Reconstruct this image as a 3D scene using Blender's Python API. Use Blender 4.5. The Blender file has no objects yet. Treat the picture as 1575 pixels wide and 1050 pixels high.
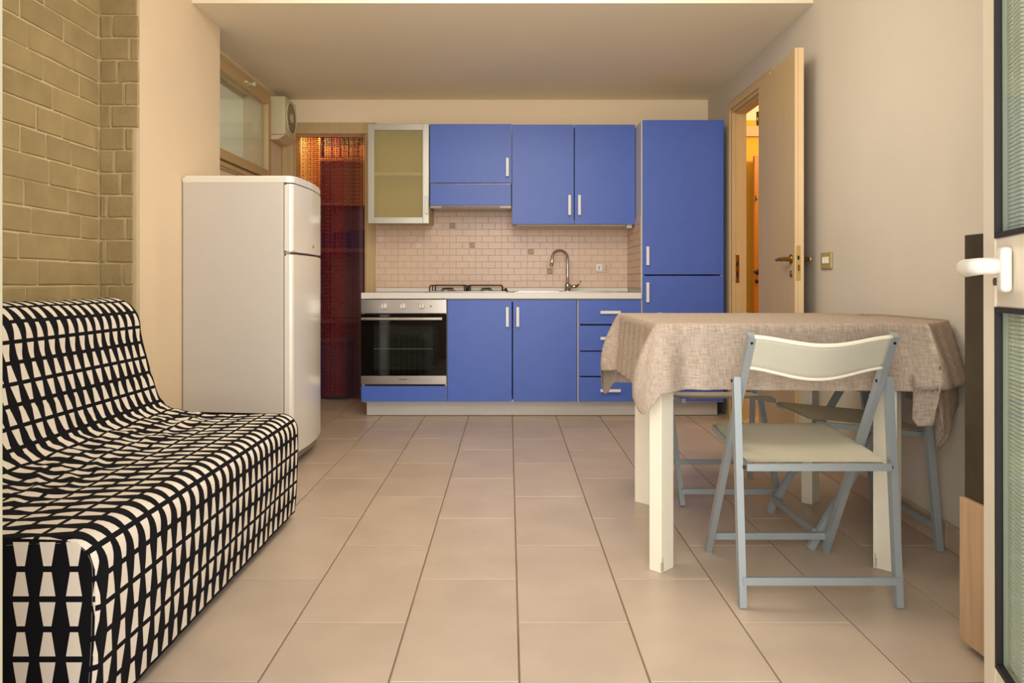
import bpy, bmesh, math, random
from mathutils import Vector, Matrix, noise
random.seed(7)
C = bpy.context.scene.collection
S = bpy.context.scene
R = math.radians
# ------------------------------------------------------------------ camera
cam = bpy.data.cameras.new('camera')
cam.sensor_width = 36.0
cam.lens = 36.0 * 1130 / 1575
cam.shift_x = 5 / 1575
cam.shift_y = -90 / 1575
cam.clip_start = 0.02
co = bpy.data.objects.new('camera', cam); C.objects.link(co)
co.location = (0, 0, .93); co.rotation_euler = (R(90), 0, 0)
S.camera = co
# ------------------------------------------------------------------ light
def lin(c):
    return tuple(((v/255)/12.92 if v/255 <= .04045 else ((v/255+.055)/1.055)**2.4) for v in c)
w = bpy.data.worlds.new('world'); S.world = w; w.use_nodes = True
bgn = w.node_tree.nodes['Background']
bgn.inputs[0].default_value = (*lin((236, 240, 246)), 1); bgn.inputs[1].default_value = 1.7
def area(name, loc, rot, sx, sy, power, col):
    l = bpy.data.lights.new(name, 'AREA'); l.shape = 'RECTANGLE'; l.size = sx; l.size_y = sy
    l.energy = power; l.color = col
    o = bpy.data.objects.new(name, l); C.objects.link(o); o.location = loc; o.rotation_euler = rot
    return o
area('daylight', (0.0, -2.4, 1.8), (R(90), 0, 0), 4.6, 3.0, 310, (1.0, .98, .95))
area('terrace_fill', (0.0, -1.1, .02), (R(180), 0, 0), 4.0, 2.6, 130, (1.0, .97, .91))  # upward fill added to brighten the kitchen ceiling
def point(name, loc, power, col, rad):
    l = bpy.data.lights.new(name, 'POINT'); l.energy = power; l.color = col; l.shadow_soft_size = rad
    o = bpy.data.objects.new(name, l); C.objects.link(o); o.location = loc
    return o
point('front_fill_point', (.1, 2.5, 1.98), 10, (1.0, .90, .76), .14)  # unseen point light added to brighten the room
area('front_fill_area', (.0, 2.65, 2.47), (R(28), 0, 0), 1.4, .9, 33, (1.0, .92, .80))  # unseen area fill added overhead, tilted towards the kitchen
point('hall_bulb', (2.3, 5.2, 2.2), 34, (1.0, .84, .50), .08)
point('closet_bulb', (-1.62, 6.05, 2.22), 12, (1.0, .66, .26), .05)
S.view_settings.view_transform = 'Standard'; S.view_settings.look = 'None'
S.view_settings.gamma = 1; S.view_settings.use_curve_mapping = False
S.view_settings.exposure = -0.1
# ------------------------------------------------------------------ materials
def nt(m): return m.node_tree.nodes, m.node_tree.links
def mat(name, col, rough=.5, metal=0, spec=.5, var=0, vscale=6, bump=0, bscale=60, coat=0, rnd=0, stretch=None):
    m = bpy.data.materials.new(name); m.use_nodes = True
    N, L = nt(m); b = N['Principled BSDF']
    c = (*lin(col), 1)
    b.inputs['Base Color'].default_value = c
    b.inputs['Roughness'].default_value = rough; b.inputs['Metallic'].default_value = metal
    b.inputs['Specular IOR Level'].default_value = spec
    b.inputs['Coat Weight'].default_value = coat; b.inputs['Coat Roughness'].default_value = .06
    tc = N.new('ShaderNodeTexCoord'); src = tc.outputs['Object']
    if stretch:
        mp = N.new('ShaderNodeMapping'); mp.inputs['Scale'].default_value = stretch
        L.new(src, mp.inputs[0]); src = mp.outputs[0]
    if var:
        n = N.new('ShaderNodeTexNoise'); n.inputs['Scale'].default_value = vscale; n.inputs['Detail'].default_value = 5
        L.new(src, n.inputs[0])
        mr = N.new('ShaderNodeMapRange'); mr.inputs[1].default_value = .3; mr.inputs[2].default_value = .7
        mr.inputs[3].default_value = 1-var; mr.inputs[4].default_value = 1+var
        L.new(n.outputs[0], mr.inputs[0])
        v = mr.outputs[0]
        if rnd:
            oi = N.new('ShaderNodeObjectInfo'); mr2 = N.new('ShaderNodeMapRange')
            mr2.inputs[3].default_value = 1-rnd; mr2.inputs[4].default_value = 1+rnd
            L.new(oi.outputs['Random'], mr2.inputs[0])
            mu = N.new('ShaderNodeMath'); mu.operation = 'MULTIPLY'
            L.new(v, mu.inputs[0]); L.new(mr2.outputs[0], mu.inputs[1]); v = mu.outputs[0]
            # shift the noise per object
            ad = N.new('ShaderNodeVectorMath'); ad.operation = 'ADD'
            sc = N.new('ShaderNodeMath'); sc.operation = 'MULTIPLY'; sc.inputs[1].default_value = 40
            L.new(oi.outputs['Random'], sc.inputs[0]); L.new(src, ad.inputs[0]); L.new(sc.outputs[0], ad.inputs[1])
            L.new(ad.outputs[0], n.inputs[0])
        h = N.new('ShaderNodeVectorMath'); h.operation = 'SCALE'; h.inputs[0].default_value = c[:3]
        L.new(v, h.inputs['Scale']); L.new(h.outputs[0], b.inputs['Base Color'])
    if bump:
        n2 = N.new('ShaderNodeTexNoise'); n2.inputs['Scale'].default_value = bscale; n2.inputs['Detail'].default_value = 4
        L.new(src, n2.inputs[0])
        bp = N.new('ShaderNodeBump'); bp.inputs['Strength'].default_value = bump; bp.inputs['Distance'].default_value = .004
        L.new(n2.outputs[0], bp.inputs['Height']); L.new(bp.outputs[0], b.inputs['Normal'])
    return m
M = {}
M['wall'] = mat('wall_paint', (226, 205, 174), .85, spec=.2, var=.03, vscale=2, bump=.15, bscale=90)
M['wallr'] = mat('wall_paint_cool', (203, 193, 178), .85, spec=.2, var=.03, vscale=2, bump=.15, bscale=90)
M['wallb'] = mat('wall_paint_lifted', (246, 226, 194), .85, spec=.2, var=.02, vscale=2)  # lighter copy of the wall paint, brightness put into its colour
M['ceil'] = mat('ceiling_paint', (243, 232, 208), .9, spec=.15, var=.02, vscale=1.5)
M['mortar'] = mat('mortar', (206, 189, 150), .9, spec=.1, var=.06, vscale=12, bump=.4, bscale=70)
M['brick'] = mat('brick_relief', (166, 147, 106), .9, spec=.15, var=.10, vscale=9, bump=.7, bscale=45, rnd=.07)
M['tile'] = mat('floor_tile', (190, 171, 151), .34, spec=.4, var=.07, vscale=5, bump=.08, bscale=120, rnd=.04)
M['grout'] = mat('grout', (150, 128, 104), .9, spec=.1, var=.2, vscale=3)
M['base'] = mat('baseboard_tile', (186, 163, 138), .4, spec=.4, var=.05, vscale=7, rnd=.03)
M['blue'] = mat('blue_laminate', (72, 102, 190), .42, spec=.5, var=.03, vscale=14, bump=.05, bscale=200)
M['carc'] = mat('white_carcass', (214, 208, 198), .5, var=.01)
M['plinth'] = mat('brushed_plinth', (186, 180, 172), .45, spec=.5, var=.05, vscale=4, stretch=(.6, 8, 8))
M['top'] = mat('white_worktop', (226, 222, 214), .35, var=.01)
M['wmetal'] = mat('white_handle', (232, 230, 224), .35)
M['steel'] = mat('brushed_steel', (176, 168, 158), .28, 1.0, var=.06, vscale=3, stretch=(1, 1, 60))
M['chrome'] = mat('chrome', (190, 184, 176), .12, 1.0)
M['iron'] = mat('cast_iron', (34, 31, 28), .55, var=.1)
M['blackglass'] = mat('black_glass', (6, 6, 7), .05, spec=.45)
M['ovenwin'] = mat('oven_window', (24, 27, 23), .06, spec=.5)
M['tan'] = mat('tan_casing', (196, 168, 120), .5, var=.06, vscale=5, stretch=(8, 8, .7))
M['leaf'] = mat('door_leaf_veneer', (192, 166, 120), .45, var=.05, vscale=5, stretch=(8, 8, .6))
M['leafedge'] = mat('leaf_edge', (222, 192, 148), .5, var=.03, vscale=4)
M['brass'] = mat('brass', (150, 118, 60), .25, 1.0)
M['brasslight'] = mat('brass_plate', (206, 178, 110), .35, .6)
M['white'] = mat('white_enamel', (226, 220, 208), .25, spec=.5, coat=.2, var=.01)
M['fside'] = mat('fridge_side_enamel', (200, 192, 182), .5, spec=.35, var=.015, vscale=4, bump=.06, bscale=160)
M['seal'] = mat('door_seal', (150, 142, 128), .7)
M['cream'] = mat('cream_plastic', (190, 186, 168), .45, spec=.35, var=.015, bump=.05, bscale=200)
M['creamrim'] = mat('cream_rim', (232, 224, 202), .5, spec=.35)
M['seat'] = mat('cream_seat_plastic', (240, 235, 214), .42, spec=.5, var=.015)
M['gsteel'] = mat('grey_painted_steel', (158, 166, 168), .4, .35, var=.03)
M['screw'] = mat('dark_screw', (60, 56, 52), .4, .8)
M['legw'] = mat('white_painted_wood', (232, 224, 202), .5, spec=.35, var=.02, vscale=8)
M['scuff'] = mat('scuffed_wood', (96, 78, 60), .8)
M['pleat'] = mat('pleated_white', (250, 244, 226), .7)
M['upvc'] = mat('cream_upvc', (232, 222, 200), .35, spec=.45)
M['gasket'] = mat('dark_gasket', (26, 22, 24), .6)
M['darkwood'] = mat('dark_stained_panel', (66, 56, 42), .55, spec=.3, var=.25, vscale=7, bump=.2, bscale=40)
M['oak'] = mat('pale_oak', (186, 152, 116), .55, var=.14, vscale=4, stretch=(9, 9, .8))
M['box'] = mat('cream_box', (214, 204, 166), .5, var=.02)
M['dark'] = mat('dark_void', (22, 20, 19), .8)
M['switch'] = mat('gilt_switch', (178, 162, 112), .4, .2)
M['swhite'] = mat('white_plastic', (236, 232, 222), .4)
M['yellow'] = mat('hall_yellow', (226, 178, 60), .8, var=.03)
M['hallceil'] = mat('hall_white', (240, 226, 196), .8)
M['amber'] = mat('amber_door', (192, 120, 34), .5, var=.05, stretch=(8, 8, .6))
M['closet'] = mat('closet_wall', (190, 140, 80), .85, var=.05)
M['shelf'] = mat('closet_shelf', (160, 104, 60), .6, var=.1, vscale=5)
M['ext'] = mat('render_pink', (222, 204, 196), .9, var=.04, vscale=3)
M['ext2'] = mat('render_cream', (240, 232, 208), .9, var=.03)
M['ground'] = mat('terrace_ground', (214, 204, 186), .8, var=.06)
M['blackfab'] = mat('black_underframe', (20, 19, 20), .8)
M['frame_al'] = mat('satin_aluminium', (186, 184, 172), .35, .7)
M['outlet'] = mat('outlet_plate', (214, 190, 160), .45)
M['accent'] = mat('accent_brown', (172, 142, 122), .5, var=.25, vscale=60)
M['paccent'] = mat('accent_pale', (226, 206, 190), .5, var=.05, vscale=60)
M['btile'] = mat('splash_tile', (222, 192, 168), .35, spec=.45, var=.035, vscale=9, rnd=.02)
M['bgrout'] = mat('splash_grout', (198, 168, 144), .8)
def glassmat(name, col, rough, trans=1.0, alpha=None):
    m = mat(name, col, rough); b = m.node_tree.nodes['Principled BSDF']
    b.inputs['Transmission Weight'].default_value = trans; b.inputs['IOR'].default_value = 1.45
    return m
def thin(name, col, tr):
    m = bpy.data.materials.new(name); m.use_nodes = True; N, L = nt(m)
    for n in list(N):
        if n.type == 'BSDF_PRINCIPLED': N.remove(n)
    out = [n for n in N if n.type == 'OUTPUT_MATERIAL'][0]
    t = N.new('ShaderNodeBsdfTransparent'); t.inputs[0].default_value = (*lin(col), 1)
    g = N.new('ShaderNodeBsdfGlossy'); g.inputs['Roughness'].default_value = .02
    mx = N.new('ShaderNodeMixShader'); mx.inputs[0].default_value = 1-tr
    L.new(t.outputs[0], mx.inputs[1]); L.new(g.outputs[0], mx.inputs[2]); L.new(mx.outputs[0], out.inputs[0])
    return m
M['glass'] = thin('window_glass', (240, 244, 240), .88)
M['dglass'] = thin('door_glass', (236, 242, 240), .90)
def frosted():
    m = mat('frosted_glass', (216, 206, 160), .3, spec=.4); N, L = nt(m)
    t = N.new('ShaderNodeBsdfTransparent'); t.inputs[0].default_value = (*lin((246, 238, 206)), 1)
    mx = N.new('ShaderNodeMixShader'); mx.inputs[0].default_value = .30
    out = [n for n in N if n.type == 'OUTPUT_MATERIAL'][0]
    L.new(t.outputs[0], mx.inputs[1]); L.new(N['Principled BSDF'].outputs[0], mx.inputs[2]); L.new(mx.outputs[0], out.inputs[0])
    return m
M['frost'] = frosted()
# sofa fabric : rows of white trapezoids on black, drawn from the cloth's own UVs (metres)
def fabric():
    m = bpy.data.materials.new('trapezoid_fabric'); m.use_nodes = True; N, L = nt(m); b = N['Principled BSDF']
    b.inputs['Roughness'].default_value = .85; b.inputs['Specular IOR Level'].default_value = .15
    uv = N.new('ShaderNodeUVMap'); uv.uv_map = 'UVMap'
    sp = N.new('ShaderNodeSeparateXYZ'); L.new(uv.outputs[0], sp.inputs[0])
    def mth(op, a, bb=None, c=None):
        n = N.new('ShaderNodeMath'); n.operation = op
        for i, q in enumerate((a, bb, c)):
            if q is None: continue
            if isinstance(q, (int, float)): n.inputs[i].default_value = q
            else: L.new(q, n.inputs[i])
        return n.outputs[0]
    px, py = .0535, .0605
    u = mth('DIVIDE', sp.outputs[0], px); v = mth('DIVIDE', sp.outputs[1], py)
    x = mth('ABSOLUTE', mth('SUBTRACT', mth('FRACT', u), .5))
    row = mth('FLOOR', v); t = mth('FRACT', v)
    par = mth('FLOORED_MODULO', row, 2.0)
    # flipped rows : t -> 1-t
    tt = mth('ADD', mth('MULTIPLY', t, mth('SUBTRACT', 1.0, mth('MULTIPLY', par, 2.0))), par)
    hw = mth('ADD', .135, mth('MULTIPLY', tt, .185))
    a = mth('LESS_THAN', x, hw)
    bb = mth('MULTIPLY', mth('GREATER_THAN', t, .10), mth('LESS_THAN', t, .90))
    k = mth('MULTIPLY', a, bb)
    mix = N.new('ShaderNodeMix'); mix.data_type = 'RGBA'
    L.new(k, mix.inputs[0]); mix.inputs[6].default_value = (*lin((17, 17, 21)), 1); mix.inputs[7].default_value = (*lin((232, 222, 206)), 1)
    L.new(mix.outputs[2], b.inputs['Base Color'])
    return m
M['fabric'] = fabric()
def linen():
    m = bpy.data.materials.new('linen'); m.use_nodes = True; N, L = nt(m); b = N['Principled BSDF']
    b.inputs['Roughness'].default_value = .9; b.inputs['Specular IOR Level'].default_value = .1
    uv = N.new('ShaderNodeUVMap'); uv.uv_map = 'UVMap'
    outs = []
    for s in ((260, 30, 1), (30, 260, 1)):
        mp = N.new('ShaderNodeMapping'); mp.inputs['Scale'].default_value = s; L.new(uv.outputs[0], mp.inputs[0])
        n = N.new('ShaderNodeTexNoise'); n.inputs['Scale'].default_value = 1; n.inputs['Detail'].default_value = 3
        L.new(mp.outputs[0], n.inputs[0]); outs.append(n.outputs[0])
    ad = N.new('ShaderNodeMath'); ad.operation = 'ADD'; L.new(outs[0], ad.inputs[0]); L.new(outs[1], ad.inputs[1])
    mr = N.new('ShaderNodeMapRange'); mr.inputs[1].default_value = .65; mr.inputs[2].default_value = 1.35
    L.new(ad.outputs[0], mr.inputs[0])
    mix = N.new('ShaderNodeMix'); mix.data_type = 'RGBA'; L.new(mr.outputs[0], mix.inputs[0])
    mix.inputs[6].default_value = (*lin((146, 127, 109)), 1); mix.inputs[7].default_value = (*lin((190, 175, 160)), 1)
    L.new(mix.outputs[2], b.inputs['Base Color'])
    bp = N.new('ShaderNodeBump'); bp.inputs['Strength'].default_value = .25; bp.inputs['Distance'].default_value = .001
    L.new(ad.outputs[0], bp.inputs['Height']); L.new(bp.outputs[0], b.inputs['Normal'])
    return m
M['linen'] = linen()
# ------------------------------------------------------------------ helpers
def link(name, me, parent=None):
    o = bpy.data.objects.new(name, me); C.objects.link(o)
    if parent: o.parent = parent
    return o
def tag(o, label=None, cat=None, group=None, kind=None):
    if label: o['label'] = label
    if cat: o['category'] = cat
    if group: o['group'] = group
    if kind: o['kind'] = kind
    return o
def empty(name, loc, label=None, cat=None, group=None, kind=None, rz=0):
    o = bpy.data.objects.new(name, None); C.objects.link(o); o.location = loc; o.rotation_euler = (0, 0, rz)
    o.empty_display_size = .1
    return tag(o, label, cat, group, kind)
class MB:
    """collects shapes into one mesh, optionally relative to an origin"""
    def __init__(s, org=(0, 0, 0)): s.bm = bmesh.new(); s.o = Vector(org); s.mi = 0
    def _add(s, verts, faces, smooth=False):
        vs = [s.bm.verts.new(Vector(v)-s.o) for v in verts]
        for f in faces:
            try:
                fc = s.bm.faces.new([vs[i] for i in f]); fc.material_index = s.mi; fc.smooth = smooth
            except ValueError: pass
        return vs
    def box(s, x0, x1, y0, y1, z0, z1, bev=0, seg=2):
        if x0 > x1: x0, x1 = x1, x0
        if y0 > y1: y0, y1 = y1, y0
        if z0 > z1: z0, z1 = z1, z0
        v = [(x, y, z) for z in (z0, z1) for y in (y0, y1) for x in (x0, x1)]
        f = [(0, 2, 3, 1), (4, 5, 7, 6), (0, 1, 5, 4), (2, 6, 7, 3), (0, 4, 6, 2), (1, 3, 7, 5)]
        vs = s._add(v, f)
        if bev:
            es = {e for q in vs for e in q.link_edges}
            bmesh.ops.bevel(s.bm, geom=list(es), offset=bev, segments=seg, profile=.5, affect='EDGES')
        return s
    def bar(s, p0, p1, w, t, hint=(1, 0, 0)):
        p0, p1 = Vector(p0), Vector(p1); d = (p1-p0).normalized(); h = Vector(hint)
        a = (h-d*h.dot(d)).normalized(); b = d.cross(a)
        v = []
        for p in (p0, p1):
            for i, j in ((-1, -1), (1, -1), (1, 1), (-1, 1)): v.append(p+a*(i*w/2)+b*(j*t/2))
        s._add(v, [(3, 2, 1, 0), (4, 5, 6, 7), (0, 1, 5, 4), (1, 2, 6, 5), (2, 3, 7, 6), (3, 0, 4, 7)])
        return s
    def tube(s, pts, r, n=12, closed=False, cap=True):
        pts = [Vector(p) for p in pts]; rs = r if isinstance(r, (list, tuple)) else [r]*len(pts)
        m = len(pts); rings = []; prev = None
        for i, p in enumerate(pts):
            if closed: t = pts[(i+1) % m]-pts[i-1]
            else: t = pts[min(i+1, m-1)]-pts[max(i-1, 0)]
            t.normalize()
            if prev is None:
                a = t.orthogonal().normalized()
            else:
                a = (prev-t*prev.dot(t)).normalized()
            prev = a; b = t.cross(a)
            rings.append([s.bm.verts.new(p+(a*math.cos(2*math.pi*k/n)+b*math.sin(2*math.pi*k/n))*rs[i]-s.o) for k in range(n)])
        for i in range(m if closed else m-1):
            A, B = rings[i], rings[(i+1) % m]
            for k in range(n):
                f = s.bm.faces.new([A[k], A[(k+1) % n], B[(k+1) % n], B[k]]); f.smooth = True; f.material_index = s.mi
        if cap and not closed:
            for q in (rings[0][::-1], rings[-1]):
                f = s.bm.faces.new(q); f.material_index = s.mi
        return s
    def lathe(s, c, prof, axis='z', n=20):
        """prof: list of (r, h) along axis from c"""
        c = Vector(c); rings = []
        for r, h in prof:
            ring = []
            for k in range(n):
                a = 2*math.pi*k/n; u, v = r*math.cos(a), r*math.sin(a)
                p = {'z': (u, v, h), 'y': (u, h, v), 'x': (h, u, v)}[axis]
                ring.append(s.bm.verts.new(c+Vector(p)-s.o))
            rings.append(ring)
        for A, B in zip(rings, rings[1:]):
            for k in range(n):
                f = s.bm.faces.new([A[k], A[(k+1) % n], B[(k+1) % n], B[k]]); f.smooth = True; f.material_index = s.mi
        for q in (rings[0][::-1], rings[-1]):
            f = s.bm.faces.new(q); f.material_index = s.mi
        return s
    def prism(s, poly, axis, a, b):
        """extrude polygon of 2D points along axis from a to b"""
        def P(p, h): return {'x': (h, p[0], p[1]), 'y': (p[0], h, p[1]), 'z': (p[0], p[1], h)}[axis]
        n = len(poly); v = [P(p, a) for p in poly]+[P(p, b) for p in poly]
        s._add(v, [tuple(range(n))[::-1], tuple(range(n, 2*n))]+[(i, (i+1) % n, n+(i+1) % n, n+i) for i in range(n)])
        return s
    def mat(s, i): s.mi = i; return s
    def mesh(s, name, mats):
        bmesh.ops.recalc_face_normals(s.bm, faces=s.bm.faces)
        me = bpy.data.meshes.new(name); s.bm.to_mesh(me); s.bm.free()
        for m in (mats if isinstance(mats, (list, tuple)) else [mats]): me.materials.append(m)
        return me
    def build(s, name, mats, parent=None):
        return link(name, s.mesh(name, mats), parent)
def struct(o, label=None): return tag(o, label, None, None, 'structure')
# ------------------------------------------------------------------ geometry constants (metres)
XL, XP, XW, XR = -1.79, -1.608, -1.758, 1.545      # brick wall, pier face, window wall, right wall
YB, YF = 5.70, .95                                  # back wall, inner face of front wall
YN = 3.20                                           # pier starts
ZC, ZH = 2.35, 2.62                                 # low kitchen ceiling, higher front ceiling
YS = 3.73                                           # where the ceiling steps down
# ================================================================== SETTING
# floor bed + tiles
fl = MB().box(-3.0, 3.6, YF-.15, 7.6, -.12, -.006).build('floor', M['grout'])
struct(fl, 'beige ceramic tile floor with thin joints in running bond')
TW, TL, J = .3050, .5950, .0045
tmeshes = {}
def floor_tile(x0, x1, y0, y1):
    key = (round(x1-x0, 4), round(y1-y0, 4))
    if key not in tmeshes:
        w_, l_ = key
        tmeshes[key] = MB().box(-w_/2+J/2, w_/2-J/2, -l_/2+J/2, l_/2-J/2, -.008, 0, .0012, 1).mesh('tile', M['tile'])
    o = link('tile', tmeshes[key], fl); o.location = ((x0+x1)/2, (y0+y1)/2, 0)
    o.rotation_euler = (random.uniform(-.0006, .0006), random.uniform(-.0006, .0006), 0)
for c in range(-7, 6):
    x0, x1 = .025+c*TW, .025+(c+1)*TW
    ph = 2.010 if c % 2 == 0 else 1.7125
    y = ph-TL*3
    while y < 6.6:
        a, b = max(y, YF-.15), min(y+TL, 6.6)
        xa, xb = max(x0, XL-.02), min(x1, XR+.02)
        if b-a > .05 and xb-xa > .03:
            if not (a > YB+.1 and xa > -1.0): floor_tile(xa, xb, a, b)
        y += TL
# hall floor tiles seen through the doorway
for c in range(0, 4):
    for r in range(0, 5):
        floor_tile(XR+.02+c*TW, XR+.02+(c+1)*TW, 3.9+r*TL, 3.9+(r+1)*TL)
# ---- left wall
wl = MB()
wl.mat(1).box(XL-.15, XL, YF-.15, YN+.1, 0, ZH)                    # brick clad wall
wl.box(XL-.1, XP-.013, YN, YN+.03, 0, ZH)
wl.mat(0).box(XW-.35, XP, YN+.002, 4.09, 0, ZH)                    # pier
WY0, WY1, WZ0, WZ1 = 4.12, 5.36, 1.645, 2.30
wl.box(XW-.18, XW, 4.09, WY0, 0, ZC+.1).box(XW-.18, XW, WY1, 7.0, 0, ZC+.1)
wl.box(XW-.18, XW, WY0, WY1, 0, WZ0).box(XW-.18, XW, WY0, WY1, WZ1, ZC+.1)
wl = wl.build('wall_left', [M['wall'], M['mortar']]); struct(wl, 'left wall with tan relief brick cladding, plain pier and recessed window bay')
def brick(plane, u0, u1, z0, z1):
    """one cushion shaped brick piece; plane 'x' lies on the side wall, 'y' on the pier end"""
    j = .0026
    u0 += j; u1 -= j; z0 += j; z1 -= j
    if u1-u0 < .02 or z1-z0 < .02: return
    cu, cz = (u0+u1)/2, (z0+z1)/2
    jj = lambda: random.uniform(-.0022, .0022)
    us = [u0, u0+.005, (u0+u1)/2, u1-.005, u1]; zs = [z0, z0+.005, z1-.005, z1]
    grid = {}
    bm = bmesh.new(); d = random.uniform(.004, .006)
    for i, u in enumerate(us):
        for k, z in enumerate(zs):
            edge = i in (0, 4) or k in (0, 3)
            h = 0 if edge else d+random.uniform(-.0006, .0006)
            uu, zz = u+jj(), z+jj()
            if (i in (0, 4)) and (k in (0, 3)): uu += .002*(1 if i == 0 else -1); zz += .002*(1 if k == 0 else -1)
            p = (h, uu-cu, zz-cz) if plane == 'x' else (uu-cu, -h, zz-cz)
            grid[i, k] = bm.verts.new(p)
    for i in range(4):
        for k in range(3):
            bm.faces.new([grid[i, k], grid[i+1, k], grid[i+1, k+1], grid[i, k+1]])
    me = bpy.data.meshes.new('brick'); bm.to_mesh(me); bm.free(); me.materials.append(M['brick'])
    o = link('brick', me, wl)
    o.location = (XL, cu, cz) if plane == 'x' else (cu, YN, cz)
RH, ZT = .0980, 2.094       # course height, one known joint height
# joints taken course by course from the photo (side wall: distance along the wall; pier end: x)
side = {-2: [3.05], -1: [3.04], 0: [2.83], 1: [2.95], 2: [2.73, 3.01], 3: [2.82, 3.06], 4: [2.88], 5: [2.78, 2.94, 3.17],
        6: [2.69, 2.84, 3.00], 7: [3.05], 8: [2.71, 2.98], 9: [2.75, 3.07], 10: [2.68, 2.98], 11: [2.79], 12: [2.72, 3.0], 13: [2.9]}
endj = {-1: [-1.615], 0: [-1.726], 1: [-1.65], 2: [-1.703], 3: [-1.672], 4: [-1.732], 5: [-1.67], 6: [-1.716], 7: [-1.688], 8: [-1.748],
        9: [-1.668], 10: [-1.756], 11: [-1.680], 12: [-1.744], 13: [-1.70]}
for k in range(-5, 22):
    z1 = ZT-k*RH; z0 = z1-RH
    if z0 < .02: z0 = .0
    if z1 > ZH: z1 = ZH
    if z1-z0 < .03: continue
    js = sorted(side.get(k, [random.uniform(2.7, 3.1)]))
    a = js[0]
    while a > 1.1:
        a -= random.uniform(.16, .33); js.append(a)
    js = sorted([q for q in js if q > YF+.05]); js = [YF+.001]+js+[YN]
    for a, b in zip(js, js[1:]): brick('x', a, b, z0, z1)
    edge = -1.592 if z1 > 1.62 else -1.628
    es = [-1.782]+endj.get(k, [random.uniform(-1.74, -1.66)])+[edge-.004]
    for a, b in zip(es, es[1:]):
        if b-a > .02: brick('y', a, min(b, XP-.001), z0, z1)
# ---- back wall with closet opening
OX0, OX1, OZ = -1.665, -1.105, 2.085
wb = MB()
wb.box(XW-.18, OX0, YB, YB+.14, 0, ZC+.1).box(OX1, XR+.066, YB, YB+.14, 0, ZC+.1).box(OX0, OX1, YB, YB+.14, OZ, ZC+.1)
wb = wb.build('wall_back', M['wallb']); struct(wb, 'plain cream back wall behind the kitchen units')
d1 = MB().box(XW+.003, OX0, YB-.018, YB-.001, 0, OZ+.083, .003).box(OX0, OX1+.08, YB-.020, YB-.001, OZ, OZ+.085, .003).box(OX1, OX1+.070, YB-.018, YB-.001, 0, OZ, .003)
d1.box(OX0-.002, OX0+.012, YB, YB+.14, 0, OZ).box(OX1-.012, OX1+.002, YB, YB+.14, 0, OZ)
d1 = d1.build('door_1', M['tan']); struct(d1, 'tan painted casing around the curtained closet opening')
# closet shell
cl = MB().box(-2.0, -.85, 6.55, 6.65, 0, 2.4).box(-1.86, -1.76, YB+.14, 6.55, 0, 2.4).box(-.95, -.85, YB+.14, 6.55, 0, 2.4).box(-2.0, -.85, YB+.14, 6.6, 2.35, 2.45)
struct(cl.build('wall_closet', M['closet']), 'warm lit walls of the closet behind the curtain')
# ---- right wall with doorway
DY0, DY1, DZ = 4.31, 5.00, 2.09
wr = MB()
wr.box(XR, XR+.066, YF-.15, DY0, 0, ZH).box(XR, XR+.066, DY1, YB+.14, 0, ZH).box(XR, XR+.066, DY0, DY1, DZ, ZH)
wr = wr.build('wall_right', M['wallr']); struct(wr, 'plain off-white right wall')
# front wall (behind the camera's view) with the terrace door opening
wf = MB().box(XL-.15, -.72, YF-.15, YF, 0, ZH).box(.84, XR+.066, YF-.15, YF, 0, ZH).box(-.72, .84, YF-.15, YF, 2.36, ZH)
struct(wf.build('wall_front', M['wall']), 'wall around the terrace door')
# ceilings
ce = MB().box(XL-.15, XR+.066, YF-.15, YS, ZH, ZH+.1).box(XW-.18, XR+.066, YS, YB+.14, ZC, ZH+.1)
struct(ce.build('ceiling', M['ceil']), 'cream ceiling, lower above the kitchen')
# right baseboard tiles
bb = MB().box(XR-.004, XR, YF, 4.22, 0, .088).build('baseboard_right', M['grout']); struct(bb, 'beige tile baseboard along the right wall')
bt = MB().box(-.010, 0, -.1975, .1975, -.045, .045, .0015, 1).mesh('baseboard_tile', M['base'])
y = 1.0
while y+.4 < 4.25:
    o = link('baseboard_tile', bt, bb); o.location = (XR-.003, y+.2-.03, .046); y += .4
bs = MB().box(XP, XP+.01, YN, 3.56, 0, .09, .0015, 1).build('baseboard_left', M['base']); struct(bs, 'beige tile baseboard on the pier')
# ---- door_2 : inner doorway with open leaf
d2 = MB()
cx0, cx1 = XR-.038, XR-.0005
for (a, b) in ((DY1-.005, DY1+.078), (DY0-.085, DY0-.005)):
    d2.box(cx0+.012, cx1, a, b, 0, DZ-.001, .002); d2.box(cx0, cx0+.0118, a+.022, b-.022, 0, DZ+.019, .002)
d2.box(cx0+.012, cx1, DY0-.085, DY1+.078, DZ-.0005, DZ+.084, .002).box(cx0, cx0+.0118, DY0-.063, DY1+.056, DZ+.02, DZ+.062, .002)
d2.box(XR-.002, XR+.068, DY1-.012, DY1+.001, 0, DZ).box(XR-.002, XR+.068, DY0-.001, DY0+.012, 0, DZ).box(XR-.002, XR+.068, DY0, DY1, DZ-.012, DZ+.001)
d2 = d2.build('door_2', M['tan']); struct(d2, 'inner doorway with tan casing in the right wall')
MB().box(XR-.006, XR+.02, DY1-.0145, DY1-.011, .93, 1.12, .001).mat(1).box(XR+.001, XR+.012, DY1-.0155, DY1-.014, 1.04, 1.075).box(XR+.001, XR+.012, DY1-.0155, DY1-.014, .97, 1.01).build('strike_plate', [M['brass'], M['dark']], d2)
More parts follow.
